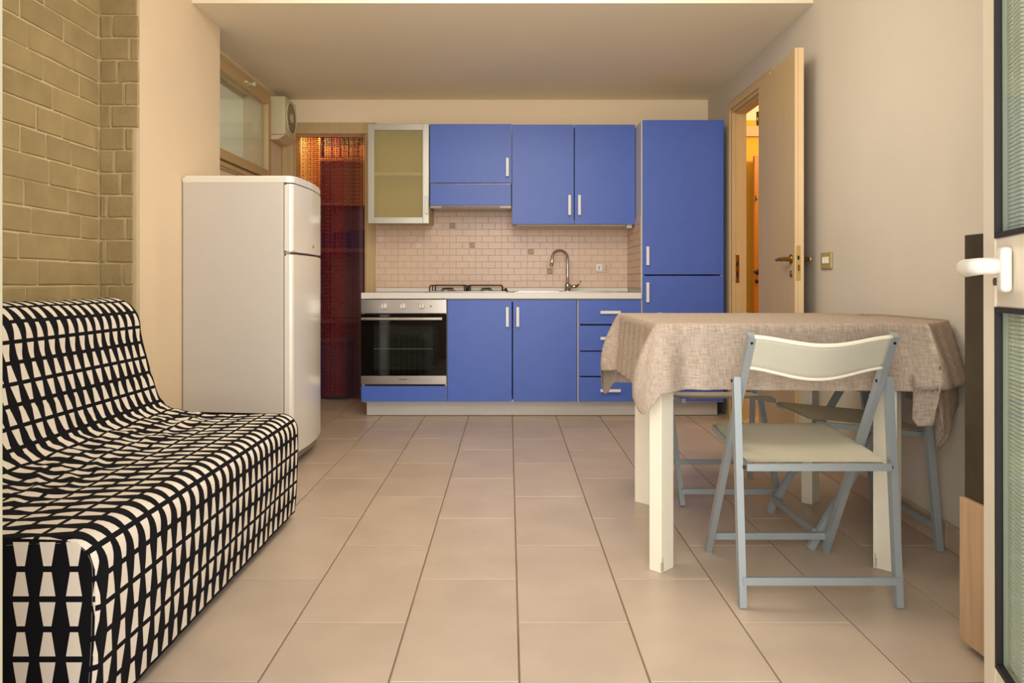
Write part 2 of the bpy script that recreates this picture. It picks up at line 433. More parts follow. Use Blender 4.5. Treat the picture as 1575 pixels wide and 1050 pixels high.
# leaf : hinge end (1.500,4.335) -> latch end (1.417,3.64)
H = Vector((1.474, 4.335, 0)); E = Vector((1.417, 3.640, 0)); dv = (E-H).normalized(); nv = Vector((-dv.y, dv.x, 0))  # nv -> towards +x side
if nv.x < 0: nv = -nv
lw = (E-H).length
lf = bpy.data.objects.new('door_leaf', None)
def leafmb(): return MB()
lm = MB().box(0, lw, 0, .044, .012, 2.095, .002, 1)
for f in lm.bm.faces: pass
lm.mat(1).box(lw-.0005, lw+.0015, .001, .043, .013, 2.094)
lm.mat(2).box(lw+.0008, lw+.0022, .013, .016, .013, 2.094)
leaf = lm.build('door_leaf', [M['leaf'], M['leafedge'], M['tan']], d2)
ang = math.atan2(dv.y, dv.x)
leaf.matrix_local = Matrix(((dv.x, nv.x, 0, H.x), (dv.y, nv.y, 0, H.y), (0, 0, 1, 0), (0, 0, 0, 1)))
ZK = 1.05
for s, y0 in ((-1, 0), (1, .044)):
    h = MB().lathe((lw-.055, y0, ZK), [(.024, 0), (.024, s*.006), (.012, s*.010), (.010, s*.045)], 'y')
    h.tube([(lw-.055, y0+s*.042, ZK), (lw-.075, y0+s*.047, ZK), (lw-.12, y0+s*.047, ZK-.001), (lw-.165, y0+s*.044, ZK-.002)], [.010, .0105, .009, .0075])
    h.build('door_handle', M['brass'], leaf)
    MB().lathe((lw-.055, y0, ZK-.075), [(.018, 0), (.018, s*.004), (.011, s*.006)], 'y').build('keyhole_escutcheon', M['brass'], leaf)
MB().box(lw+.001, lw+.0028, .006, .028, ZK-.11, ZK+.065, .001, 1).mat(1).box(lw+.002, lw+.0034, .012, .022, ZK-.005, ZK+.015).mat(2).box(lw+.002, lw+.007, .012, .022, ZK-.06, ZK-.03).build('latch_plate', [M['brasslight'], M['dark'], M['brass']], leaf)
for z in (.35, 1.9):
    MB().lathe((-.004, -.004, z), [(.008, -.04), (.008, .04)], 'z').build('hinge', M['brass'], leaf)
# hall beyond
hl = MB().box(XR+.066, 3.3, 6.2, 6.3, 0, 2.75).mat(1).box(XR+.06, 3.3, 3.8, 6.3, 2.75, 2.85).mat(0).box(3.2, 3.3, 3.8, 6.3, 0, 2.75).box(XR+.066, 3.3, 3.7, 3.8, 0, 2.75)
hl.mat(1).box(XR+.066, 3.2, 6.192, 6.2, 2.30, 2.75)
struct(hl.build('wall_hall', [M['yellow'], M['hallceil']]), 'yellow lit hallway walls beyond the doorway')
d5 = MB().box(1.90, 2.62, 6.165, 6.19, 2.16, 2.25, .004).box(2.56, 2.64, 6.165, 6.19, 0, 2.25, .004)
d5 = d5.build('door_5', [M['tan'], M['amber']]); struct(d5, 'hallway door with tan head casing')
MB().box(2.026, 2.56, 6.06, 6.10, .01, 1.98, .003).build('door_leaf', M['amber'], d5)
MB().lathe((2.050, 6.06, 1.02), [(.02, 0), (.02, -.006), (.008, -.01), (.008, -.04)], 'y').tube([(2.050, 6.02, 1.02), (2.006, 6.02, 1.02)], .008).build('door_handle', M['iron'], d5)
MB().lathe((2.045, 6.06, .945), [(.015, 0), (.015, -.01), (.006, -.012), (.006, -.04)], 'y').build('key', M['iron'], d5)
MB().lathe((2.036, 6.07, 1.62), [(.004, 0), (.004, -.05)], 'y').tube([(2.036, 6.02, 1.62), (2.02, 6.01, 1.60), (2.02, 6.01, 1.645)], .005).build('coat_hook', M['iron'], d5)
# ---- window_1 : high window in the left bay
wn = MB()
def ring(mb, x0, x1, y0, y1, z0, z1, t, bev=.003):
    mb.box(x0, x1, y0, y0+t, z0, z1, bev).box(x0, x1, y1-t, y1, z0, z1, bev).box(x0, x1, y0+t, y1-t, z1-t, z1, bev).box(x0, x1, y0+t, y1-t, z0, z0+t, bev)
ring(wn, XW-.03, XW+.012, WY0-.03, WY1+.03, WZ0-.02, WZ1+.02, .05)
wn.mat(0).box(XW-.03, XW+.02, WY0, WY1, WZ0-.005, WZ0+.02, .002)
wn = wn.build('window_1', M['tan']); struct(wn, 'high tilting window with tan frame above the fridge')
sh = MB(); ring(sh, XW-.02, XW+.030, WY0+.015, WY1-.015, WZ0+.035, WZ1-.025, .062, .005); sh.build('window_sash', M['tan'], wn)
MB().box(XW-.004, XW+.002, WY0+.07, WY1-.07, WZ0+.09, WZ1-.08).build('pane', M['glass'], wn)
MB().lathe((XW+.03, 4.86, WZ1-.055), [(.016, 0), (.016, .008), (.008, .012), (.008, .03), (.014, .034), (.015, .05), (.008, .056)], 'x').box(XW+.028, XW+.05, 4.80, 4.855, WZ1-.063, WZ1-.047, .004).build('window_catch', M['box'], wn)
MB().box(XW-.9, XW-.18, WY0-.02, WY1+.02, WZ1-.03, WZ1+.08).box(XW-.9, XW-.18, WY1, WY1+.12, WZ0-.2, WZ1).box(XW-.5, XW-.18, WY0-.1, WY1, WZ0-.2, WZ0-.005).build('reveal', M['ext2'], wn)
ex = MB().box(-4.3, -4.2, 3.0, 9.5, -1, 6).mat(1).box(-4.22, -4.12, 8.05, 8.75, -1, 6).build('wall_outside', [M['ext'], M['ext2']]); struct(ex, 'pale rendered house wall outside the high window')
# outside ground
struct(MB().box(-6, 6, -6, YF-.15, -.2, -.03).build('ground', M['ground']), 'terrace paving outside')
# ---- door_3 : right french door leaf, open into the room, and door_4 : left jamb
Hh = Vector((.820, .952, 0)); Ee = Vector((1.034, 1.600, 0)); du = (Ee-Hh).normalized(); nn = Vector((du.y, -du.x, 0))  # away from camera side (+x)
L3 = (Ee-Hh).length
def stand(o, lean=0):
    o.matrix_local = Matrix(((du.x, nn.x, 0, Hh.x), (du.y, nn.y, 0, Hh.y), (0, 0, 1, 0), (0, 0, 0, 1))) @ Matrix.Rotation(lean, 4, 'Y')
fr = MB()
ST, TH = .085, .058
fr.box(0, ST, 0, TH, .02, 2.32, .004).box(L3-ST, L3, 0, TH, .02, 2.32, .005).box(ST, L3-ST, 0, TH, 2.22, 2.32, .004).box(ST, L3-ST, 0, TH, .02, .14, .004).box(ST, L3-ST, .002, TH-.002, .882, 1.028, .004)
fr.box(L3-.020, L3+.010, TH-.018, TH+.006, .02, 2.32, .003)
d3 = fr.build('door_3', M['upvc']); struct(d3, 'cream glazed terrace door leaf standing open at the right'); stand(d3, R(.35))
for z0, z1 in ((.14, .882), (1.028, 2.22)):
    g = MB(); a0, a1 = ST-.002, L3-ST+.002; t = .009
    g.box(a0, a0+t, -.001, .012, z0, z1).box(a1-t, a1, -.001, .012, z0, z1).box(a0, a1, -.001, .012, z0-.002, z0+t).box(a0, a1, -.001, .012, z1-t, z1+.002)
    g.build('glazing_gasket', M['gasket'], d3)
    MB().box(a0+.004, a1-.004, .008, .011, z0+.004, z1-.004).build('pane', M['dglass'], d3)
    # ribbed blind hanging between the panes' back and the room
    bl = MB(); z = z0+.012
    while z < z1-.012:
        bl.box(a1-.090, a1-.046, .020, .026, z, z+.006); bl.box(a1-.040, a1-.016, .020, .028, z, z+.006); z += .0085
    bl.box(a1-.091, a1-.012, .026, .029, z0+.01, z1-.01)
    b_ = bl.build('ribbed_blind', M['pleat'], d3); tag(b_, kind='stuff')
# handle
MB().box(L3-.198, L3-.162, -.020, 0, .915, 1.003, .008, 3).build('handle_plate', M['swhite'], d3)
hl_ = MB()
hl_.lathe((L3-.180, -.018, .966), [(.016, 0), (.0165, -.030)], 'y')
hl_.tube([(L3-.190, -.044, .966), (L3-.184, -.050, .966), (L3-.150, -.052, .9655), (L3-.10, -.052, .965), (L3-.075, -.050, .965), (L3-.064, -.048, .965), (L3-.060, -.048, .965)], [.012, .0165, .0175, .0185, .019, .016, .006], 16)
hl_.build('handle_lever', M['swhite'], d3)
MB().lathe((L3-.122, 0, .936), [(.008, 0), (.008, -.012)], 'y').build('lock_pin', M['scuff'], d3)
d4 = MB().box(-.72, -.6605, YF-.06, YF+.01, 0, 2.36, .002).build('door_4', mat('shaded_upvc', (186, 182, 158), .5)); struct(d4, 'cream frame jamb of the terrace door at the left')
# ---- fixtures added out of view to go with the front fill lights
cl_ = empty('added_light_frame', (0, 2.55, ZH), 'added square ceiling frame for the fill light, above the view', 'lamp')
MB((0, 2.55, ZH)).box(-.79, -.76, 1.76, 3.34, ZH-.05, ZH-.001).box(.76, .79, 1.76, 3.34, ZH-.05, ZH-.001).box(-.76, .76, 1.76, 1.79, ZH-.05, ZH-.001).box(-.76, .76, 3.31, 3.34, ZH-.05, ZH-.001).build('frame', M['swhite'], cl_)
lamp = empty('added_pendant', (.1, 2.5, ZH), 'added pendant cord and holder for a fill light, above the view', 'lamp')
MB((.1, 2.5, ZH)).lathe((.1, 2.5, ZH), [(.05, 0), (.05, -.02), (.006, -.03), (.004, -.40), (.02, -.41), (.02, -.46)], 'z').build('cord', M['swhite'], lamp)
# ================================================================== KITCHEN
YD = 5.10      # face of base doors
ZD0, ZD1 = .106, .815
def handle_v(x, z0, z1, yf, parent):
    m = MB().box(x-.0105, x+.0105, yf-.030, yf-.020, z0, z1, .003).box(x-.008, x+.008, yf-.022, yf+.001, z0+.004, z0+.016, .001, 1).box(x-.008, x+.008, yf-.022, yf+.001, z1-.016, z1-.004, .001, 1)
    return m.build('handle', M['wmetal'], parent)
def handle_h(x0, x1, z, yf, parent):
    m = MB().box(x0, x1, yf-.030, yf-.020, z-.0105, z+.0105, .003).box(x0+.004, x0+.016, yf-.022, yf+.001, z-.008, z+.008, .001, 1).box(x1-.016, x1-.004, yf-.022, yf+.001, z-.008, z+.008, .001, 1)
    return m.build('handle', M['wmetal'], parent)
def panel(name, x0, x1, z0, z1, yf, parent, th=.019):
    return MB().box(x0+.0015, x1-.0015, yf, yf+th, z0+.0015, z1-.0015, .0015, 2).build(name, M['blue'], parent)
def hollow(x0, x1, y0, y1, z0, z1, t=.018, front=False):
    m = MB().box(x0, x0+t, y0, y1, z0, z1).box(x1-t, x1, y0, y1, z0, z1).box(x0+t, x1-t, y0, y1, z0, z0+t).box(x0+t, x1-t, y0, y1, z1-t, z1).box(x0+t, x1-t, y1-t, y1, z0+t, z1-t)
    return m
def unit(name, x0, x1, z0, z1, y0, y1, label, cat='cabinet', group=None, m='carc'):
    e = empty(name, ((x0+x1)/2, y0, z0), label, cat, group)
    h = hollow(x0, x1, y0, y1, z0, z1); h.o = Vector(e.location)
    b = hollow2(x0, x1, y0, y1, z0, z1, e.location).build('body', M[m], e)
    return e
def hollow2(x0, x1, y0, y1, z0, z1, org, t=.018):
    m = MB(org)
    return m.box(x0, x0+t, y0, y1, z0, z1).box(x1-t, x1, y0, y1, z0, z1).box(x0+t, x1-t, y0, y1, z0, z0+t).box(x0+t, x1-t, y0, y1, z1-t, z1).box(x0+t, x1-t, y1-t, y1, z0+t, z1-t)
def rebase(o, e):
    """keep world placement of a mesh authored in world coordinates under parent e"""
    pl = Vector((0, 0, 0)); p = e
    while p: pl += p.location; p = p.parent
    o.data.transform(Matrix.Translation(-pl)); return o
def P(mb, name, m, e): return rebase(mb.build(name, m, e), e)
def Phv(x, z0, z1, yf, par):
    return rebase(handle_v(x, z0, z1, yf, par), par)
def Phh(x0, x1, z, yf, par):
    return rebase(handle_h(x0, x1, z, yf, par), par)
def Pp(name, x0, x1, z0, z1, yf, e, th=.019): return rebase(panel(name, x0, x1, z0, z1, yf, e, th), e)
# base sink cabinet
e = unit('base_cabinet', -.426, .474, .100, .818, YD+.020, YB-.06, 'blue two-door base cabinet right of the oven')
dr = Pp('door', -.426, .0225, ZD0, ZD1, YD, e); Phv(-.010, .627, .764, YD, dr)
dr = Pp('door', .0285, .474, ZD0, ZD1, YD, e); Phv(.062, .627, .764, YD, dr)
# drawer unit
e = unit('drawer_unit', .478, .922, .100, .818, YD+.020, YB-.06, 'blue four-drawer base unit left of the tall cabinet', 'drawers')
zz = [(.643, ZD1), (.459, .636), (.283, .454), (ZD0, .277)]
for (a, b), zh in zip(zz, (.727, .547, .366, .186)):
    dr = Pp('drawer', .484, .919, a, b, YD, e); Phh(.633, .774, zh, YD, dr)
# oven housing
e = empty('oven_cabinet', (-.73, YD, .1), 'blue cabinet housing the oven, with low blue panel below it', 'cabinet')
P(MB().box(-1.022, -1.006, YD+.02, YB-.06, .10, .818).box(-.446, -.430, YD+.02, YB-.06, .10, .818).box(-1.006, -.446, YD+.02, YB-.06, .10, .116).box(-1.006, -.446, YD+.02, YB-.06, .196, .212), 'body', M['carc'], e)
Pp('lower_panel', -1.026, -.430, .106, .216, YD, e)
e = empty('oven', (-.73, YD, .22), 'built-in stainless steel oven with black glass door and three white knobs', 'oven')
P(MB().box(-1.002, -.450, YD+.012, YB-.15, .222, .812), 'body', M['iron'], e)
P(MB().box(-1.024, -.431, YD-.012, YD+.012, .719, .815, .002), 'control_panel', M['steel'], e)
for x in (-.862, -.732, -.602):
    k = P(MB().lathe((x, YD-.012, .769), [(.0225, 0), (.0225, -.006), (.019, -.010), (.018, -.024), (.016, -.027)], 'y', 24), 'knob', M['swhite'], e)
    P(MB().box(x-.0025, x+.0025, YD-.0405, YD-.038, .753, .785), 'pointer', M['seal'], k)
P(MB().lathe((-.540, YD-.012, .769), [(.005, 0), (.005, -.003)], 'y'), 'indicator_light', M['iron'], e)
dr = P(MB().box(-1.024, -.431, YD-.014, YD+.012, .288, .714, .002), 'oven_door', M['blackglass'], e)
P(MB().box(-.937, -.525, YD-.0150, YD-.0138, .330, .635), 'door_window', M['ovenwin'], dr)
P(MB().box(-.935, -.527, YD-.0156, YD-.0148, .4735, .4750), 'rack_line', M['seal'], dr)
P(MB().box(-1.018, -.455, YD-.052, YD-.036, .672, .693, .006).box(-.99, -.975, YD-.04, YD-.012, .675, .690).box(-.50, -.485, YD-.04, YD-.012, .675, .690), 'door_handle', M['steel'], dr)
st = P(MB().box(-1.024, -.431, YD-.014, YD+.012, .228, .287, .002), 'steel_strip', M['steel'], dr)
# small maker's mark (illegible in the photo)
lg = MB()
for i in range(8): lg.box(-.757+i*.0068, -.757+i*.0068+.0045, YD-.0150, YD-.0138, .2595, .2595+(.006 if i else .008))
P(lg, 'logo', M['iron'], st) if False else None
rebase(lg.build('logo_mark', M['iron'], dr), dr)
# plinth and worktop
pl = MB().box(-.995, .905, YD+.045, YD+.062, .004, .098, .001, 1).build('plinth', M['plinth']); tag(pl, 'long brushed grey plinth under the blue base units', 'plinth')
e = empty('worktop', (0, YD, .82), 'white worktop running over the oven and base units', 'worktop')
P(MB().box(-1.022, .919, YD-.018, YB-.022, .8205, .8625, .003), 'slab', M['top'], e)
P(MB().box(-1.022, .919, YB-.040, YB-.012, .8626, .892, .004), 'upstand', M['top'], e)
# hob
e = empty('gas_hob', (-.29, 5.36, .8626), 'stainless steel gas hob with black pan supports on worktop above oven', 'hob')
hobp = MB().box(-.590, .010, 5.13, 5.63, .8627, .8655, .001, 1).box(-.560, -.015, 5.15, 5.61, .8655, .8715, .004)
P(hobp, 'plate', M['steel'], e)
for (bx, by, br) in ((-.450, 5.26, .036), (-.450, 5.49, .045), (-.160, 5.26, .045), (-.160, 5.49, .028)):
    b = P(MB().lathe((bx, by, .8715), [(br*1.15, 0), (br*1.15, .006), (br*.9, .008), (br*.9, .014)], 'z'), 'burner', M['frame_al'], e)
    P(MB().lathe((bx, by, .8855), [(br*.8, 0), (br*.85, .004), (br*.6, .008)], 'z'), 'burner_cap', M['iron'], b)
for gx0, gx1 in ((-.558, -.312), (-.292, -.046)):
    g = MB(); zt = .913
    for yy in (5.18, 5.37, 5.58):
        n = 6; pts = [(gx0, yy, .8716), (gx0, yy, zt-.014), (gx0+.004, yy, zt-.004), (gx0+.014, yy, zt)]
        pts += [(gx1-.014, yy, zt), (gx1-.004, yy, zt-.004), (gx1, yy, zt-.014), (gx1, yy, .8716)]
        g.tube(pts, .0048, 8)
    for xx in (gx0+.03, (gx0+gx1)/2, gx1-.03): g.tube([(xx, 5.18, zt), (xx, 5.58, zt)], .0042, 8)
    P(g, 'pan_support', M['iron'], e)
for i in range(4):
    P(MB().lathe((-.022, 5.22+i*.075, .8656), [(.016, 0), (.016, .010), (.010, .012), (.009, .026)], 'z', 14), 'knob', M['iron'], e)
# sink + tap
e = empty('sink', (.46, 5.38, .8626), 'stainless steel sink and drainer set into worktop right of hob', 'sink')
sk = MB(); z = .8627
sk.box(.040, .850, 5.16, 5.20, z, z+.005, .001, 1).box(.040, .850, 5.56, 5.62, z, z+.005, .001, 1).box(.040, .40, 5.20, 5.56, z, z+.004).box(.79, .850, 5.20, 5.56, z, z+.005)
for i in range(7): sk.box(.07, .36, 5.23+i*.045, 5.238+i*.045, z+.004, z+.006)
P(sk, 'rim', M['steel'], e)
P(MB().box(.40, .404, 5.2, 5.56, z+.001, z+.004).box(.4, .79, 5.2, 5.56, z-.0005, z+.001), 'basin', M['steel'], e)
e = empty('kitchen_tap', (.447, 5.585, .867), 'chrome swan-neck kitchen tap behind the sink', 'tap')
tp = [(.447, 5.585, .868), (.447, 5.585, .98), (.447, 5.585, 1.10)]
for i in range(1, 13):
    a = math.pi*i/12; tp.append((.447-.060+.060*math.cos(a), 5.585-.004*i, 1.113+.062*math.sin(a)))
tp += [(.326, 5.53, 1.085), (.323, 5.528, 1.068)]
P(MB().lathe((.447, 5.585, .8675), [(.027, 0), (.027, .006), (.021, .010), (.021, .05), (.017, .058), (.012, .062)], 'z'), 'base', M['chrome'], e)
P(MB().tube(tp, [.0105]*(len(tp)-2)+[.0115, .0115], 14), 'neck', M['chrome'], e)
P(MB().tube([(.452, 5.585, .902), (.50, 5.583, .904), (.523, 5.58, .908)], [.013, .013, .011], 12).tube([(.518, 5.58, .908), (.535, 5.575, .925), (.548, 5.57, .948)], [.007, .006, .004], 10), 'lever', M['chrome'], e)
P(MB().lathe((.322, 5.527, 1.055), [(.013, 0), (.013, .016)], 'z', 14), 'nozzle', M['chrome'], e)
# ---- wall cabinets
YWf = 5.335
ZW0, ZW1 = 1.366, 2.085
# glass door cabinet
x0, x1 = -1.023, -.580
e = empty('wall_cabinet', (-.80, YWf, ZW0), 'wall cabinet with frosted glass door in pale aluminium frame', 'cabinet')
P(hollow2(x0+.006, x1, YWf+.022, YB-.005, ZW0+.01, ZW1, (0, 0, 0)), 'body', mat('beige_carcass', (196, 182, 138), .5), e)
P(MB().box(x0+.03, x1-.02, YWf+.026, YB-.03, 1.715, 1.737), 'shelf', M['carc'], e)
dr = P(MB().box(x0, x0+.045, YWf, YWf+.020, ZW0-.004, ZW1, .002).box(x1-.045, x1, YWf, YWf+.020, ZW0-.004, ZW1, .002).box(x0+.045, x1-.045, YWf, YWf+.020, ZW0-.004, ZW0+.041, .002).box(x0+.045, x1-.045, YWf, YWf+.020, ZW1-.045, ZW1, .002), 'door', M['frame_al'], e)
P(MB().box(x0+.04, x1-.04, YWf+.007, YWf+.011, ZW0+.036, ZW1-.04), 'glass', M['frost'], dr)
Phv(-.594, 1.431, 1.562, YWf, dr)
# cabinet over hood
x0, x1 = -.575, .021
e = unit('hood_cabinet', x0, x1, 1.656, ZW1, YWf+.02, YB-.005, 'short blue wall cabinet above the extractor hood')
dr = Pp('door', x0, x1, 1.656, ZW1, YWf, e); Phv(-.010, 1.700, 1.835, YWf, dr)
e = empty('extractor_hood', (-.277, YWf, 1.485), 'built-in extractor hood with blue front panel and slotted metal grille', 'extractor hood')
P(MB().box(x0+.004, x1-.004, YWf+.02, YB-.01, 1.482, 1.652), 'body', M['steel'], e)
Pp('front_panel', x0+.002, x1-.002, 1.492, 1.650, YWf-.001, e)
gr = MB().box(x0+.004, x1-.004, YWf+.001, YWf+.02, 1.472, 1.491)
P(gr, 'grille', mat('dull_grille', (128, 114, 102), .4, .5), e)
sl = MB()
for i in range(34): sl.box(x0+.09+i*.0125, x0+.096+i*.0125, YWf-.0004, YWf+.002, 1.474, 1.488)
tag(P(sl, 'grille_slot', M['dark'], e), kind='stuff')
# double wall cabinet
x0, x1 = .024, .919
e = unit('wall_cabinet', x0, x1, ZW0, ZW1-.006, YWf+.02, YB-.005, 'blue two-door wall cabinet above the sink')
dr = Pp('door', x0, .4745, ZW0-.012, ZW1-.004, YWf, e); Phv(.440, 1.420, 1.566, YWf, dr)
dr = Pp('door', .4775, x1, ZW0-.012, ZW1-.004, YWf, e); Phv(.511, 1.420, 1.566, YWf, dr)
e = empty('under_cabinet_lamp', (.46, 5.42, 1.345), 'slim pale lamp strip under the blue two-door wall cabinet', 'lamp')
P(MB().box(.06, .86, 5.39, 5.44, 1.346, 1.3655, .004), 'housing', M['box'], e)
P(MB().box(.865, .905, 5.385, 5.45, 1.333, 1.3655, .004), 'switch_box', M['swhite'], e)
# tall cabinet
x0, x1 = .923, 1.494
e = unit('tall_cabinet', x0, x1, .100, 2.060, YD+.020, YB-.005, 'tall blue two-door larder cabinet beside the doorway')
dr = Pp('door', x0+.006, x1, .988, 2.062, YD, e); Phv(.961, 1.052, 1.182, YD, dr)
dr = Pp('door', x0+.006, x1, ZD0, .981, YD, e); Phv(.961, .796, .934, YD, dr)
P(MB().box(x0+.03, x1-.03, YD+.06, YD+.078, .004, .1), 'toe_kick', M['plinth'], e)
for a_ in (x0+.05, x1-.09):
    for b_ in (YD+.15, YB-.1): P(MB().box(a_, a_+.04, b_, b_+.04, 0, .1), 'foot', M['iron'], e)
# ---- splash tiles (children of wall_back) : each tile carries relief mini bricks
smesh = {}
def splash_mesh(w_, h_, ou, ov):
    """tile w x h; ou, ov = offset of its lower left corner inside the full 20 cm tile"""
    key = (round(w_, 3), round(h_, 3), round(ou, 3), round(ov, 3))
    if key in smesh: return smesh[key]
    m = MB(); j = .0012
    m.mat(1).box(j, w_-j, -.004, 0, j, h_-j)
    m.mat(0)
    for r in range(4):
        a0 = r*.05; xs = [0, .1, .2] if r % 2 == 0 else [0, .05, .15, .2]
        for c0, c1 in zip(xs, xs[1:]):
            u0, u1 = max(c0-ou, 0)+.0018, min(c1-ou, w_)-.0018; v0, v1 = max(a0-ov, 0)+.0016, min(a0+.05-ov, h_)-.0016
            if u1-u0 > .008 and v1-v0 > .008: m.box(u0, u1, -.0055, -.004, v0, v1, .0007, 1)
    smesh[key] = m.mesh('splash_tile', [M['btile'], M['bgrout']]); return smesh[key]
gx = [-1.035]+[-.857+.2*i for i in range(9)]+[.930]
gz = [.893, .995, 1.195, 1.395, 1.595]
for i in range(len(gx)-1):
    for k in range(4):
        w_, h_ = gx[i+1]-gx[i], gz[k+1]-gz[k]
        o = link('splash_tile', splash_mesh(w_, h_, .2-w_ if i == 0 else 0, .2-h_ if k == 0 else 0), wb)
        o.location = (gx[i], YB-.0005, gz[k])
for i in range(3):                          # return of the tiling on the side of the tall unit
    for k in range(3):
        h_ = gz[k+1]-gz[k]; w_ = .19
        o = link('splash_tile', splash_mesh(w_, h_, 0, .2-h_ if k == 0 else 0), wb)
        o.location = (.9225, YB-.012-i*.19, gz[k]); o.rotation_euler = (0, 0, -math.pi/2)
for (x, z, m) in ((-.436, 1.373, 'accent'), (-.285, 1.222, 'accent'), (.169, 1.172, 'accent'), (.317, 1.02, 'accent'), (-.697, 1.222, 'paccent'), (-.99, 1.27, 'paccent')):
    a = MB((x, YB, z)).box(x-.021, x+.021, YB-.0075, YB-.004, z-.021, z+.021, .001, 1)
    a.mat(1).box(x-.013, x-.008, YB-.0085, YB-.007, z-.013, z+.013).box(x-.008, x+.013, YB-.0085, YB-.007, z+.008, z+.013).box(x+.001, x+.006, YB-.0085, YB-.007, z-.013, z+.002)
    o = a.build('accent_tile', [M[m], M['bgrout'] if m == 'accent' else M['top']], wb); o.location = (x, YB, z)
# outlet
e = empty('power_outlet', (.726, YB-.006, 1.045), 'double power outlet plate on the splash tiles right of the tap', 'outlet')
P(MB().box(.672, .782, YB-.0125, YB-.0056, 1.010, 1.080, .002), 'plate', M['outlet'], e)
P(MB().box(.674, .724, YB-.020, YB-.0120, 1.020, 1.078, .003).mat(1).box(.696, .700, YB-.021, YB-.0195, 1.030, 1.052).box(.690, .706, YB-.021, YB-.0195, 1.050, 1.054), 'switch_module', [M['swhite'], M['screw']], e)
sk = MB().box(.738, .768, YB-.0150, YB-.0120, 1.020, 1.070, .002).mat(1)
for q in (-.014, 0, .014): sk.lathe((.753, YB-.0149, 1.045+q), [(.0035, 0), (.0035, -.001)], 'y', 10)
P(sk, 'socket', [M['outlet'], M['dark']], e)
# light switch on right wall
e = empty('light_switch', (XR, 3.56, 1.038), 'gilt light switch plate on right wall beside the open door', 'switch')
P(MB().box(XR-.010, XR-.0005, 3.50, 3.62, .998, 1.078, .003), 'plate', M['switch'], e)
for i in range(3):
    P(MB().box(XR-.0135, XR-.009, 3.527+i*.024, 3.545+i*.024, 1.024, 1.056, .002), 'rocker', M['swhite'], e)
# ---- extractor / vent box high in the corner
e = empty('vent_fan', (-1.69, 5.55, 2.02), 'cream vent fan box with round grille high in left corner', 'fan')
P(MB().box(XW+.001, -1.638, 5.38, 5.66, 2.020, 2.300, .008), 'housing', M['box'], e)
P(MB().prism([(XW+.004, 2.021), (XW+.004, 1.985), (-1.70, 1.985), (-1.642, 2.021)], 'y', 5.40, YB-.02), 'lower_duct', M['wall'], e)
g = MB()
for i in range(40):
    pass
cy, cz = 5.525, 2.165
g.lathe((-1.6385, cy, cz), [(.122, 0), (.118, .003)], 'x', 32)
P(g, 'grille_disc', M['iron'], e)
g = MB(); g.tube([(-1.634, cy+.120*math.cos(a*math.pi/16), cz+.120*math.sin(a*math.pi/16)) for a in range(32)], .006, 8, closed=True)
for k in range(-6, 7):
    q = k*.0175; hlf = math.sqrt(max(.118**2-q*q, 0))
    g.bar((-1.633, cy-hlf*.98, cz+q*1.0), (-1.633, cy+hlf*.98, cz+q*1.0), .003, .0065, (1, 0, 0))
g.lathe((-1.6345, cy, cz), [(.034, 0), (.030, .007)], 'x', 20)
P(g, 'grille', M['box'], e)
# ================================================================== CLOSET CONTENTS AND CURTAIN
e = empty('shelving_unit', (-1.3, 6.25, 0), 'brown wooden shelving behind the bead curtain', 'shelves')
P(MB().box(-1.60, -1.575, 6.15, 6.53, 0, 2.3).box(-.985, -.96, 6.15, 6.53, 0, 2.3), 'side_panel', M['shelf'], e)
for z in (.62, 1.215, 1.60, 1.975):
    P(MB().box(-1.575, -.985, 6.14, 6.53, z-.022, z), 'shelf', M['shelf'], e)
bcol = [(52, 34, 30), (92, 30, 34), (38, 40, 34), (84, 70, 30), (40, 28, 26), (110, 60, 30), (30, 34, 46)]
x = -1.55
for i in range(7):
    m = mat('folder_cover', bcol[i], .7)
    wth = random.uniform(.05, .072); hh = random.uniform(.22, .29)
    lab = ['dark brown folder', 'dark red folder', 'dark green folder', 'olive folder', 'brown-black folder', 'rust brown folder', 'navy folder'][i]+' standing on the top closet shelf'
    f = MB().box(x, x+wth, 6.17, 6.42, 1.976, 1.976+hh, .003).mat(1).box(x+.004, x+wth-.004, 6.168, 6.175, 1.99, 1.976+hh*.4).build('folder', [m, M['shelf']])
    tag(f, lab, 'folder', 'folders on the top closet shelf'); x += wth+.006
m = mat('blue_tub', (16, 52, 110), .5)
t_ = MB().box(-1.335, -1.225, 6.17, 6.36, 1.216, 1.37, .012).mat(1).box(-1.34, -1.22, 6.165, 6.365, 1.355, 1.375, .004).build('storage_tub', [m, m]); tag(t_, 'blue plastic tub on the closet shelf behind the curtain', 'tub')
m2 = mat('navy_box', (24, 26, 74), .6)
t_ = MB().box(-1.56, -1.35, 6.17, 6.40, 1.216, 1.36, .006).mat(0).box(-1.563, -1.347, 6.167, 6.403, 1.33, 1.362, .004).build('storage_box', m2); tag(t_, 'navy storage box left of the blue tub in the closet', 'box')
e = empty('laundry_drum', (-1.36, 5.99, 0), 'dark lidded bin standing on floor behind the bead curtain', 'bin')
m3 = mat('grey_bin', (96, 84, 84), .6)
P(MB().lathe((-1.40, 5.99, .002), [(.11, 0), (.13, .02), (.14, .44)], 'z', 24), 'body', m3, e)
P(MB().lathe((-1.40, 5.99, .443), [(.148, 0), (.148, .02), (.10, .035), (.03, .04)], 'z', 24), 'lid', m3, e)
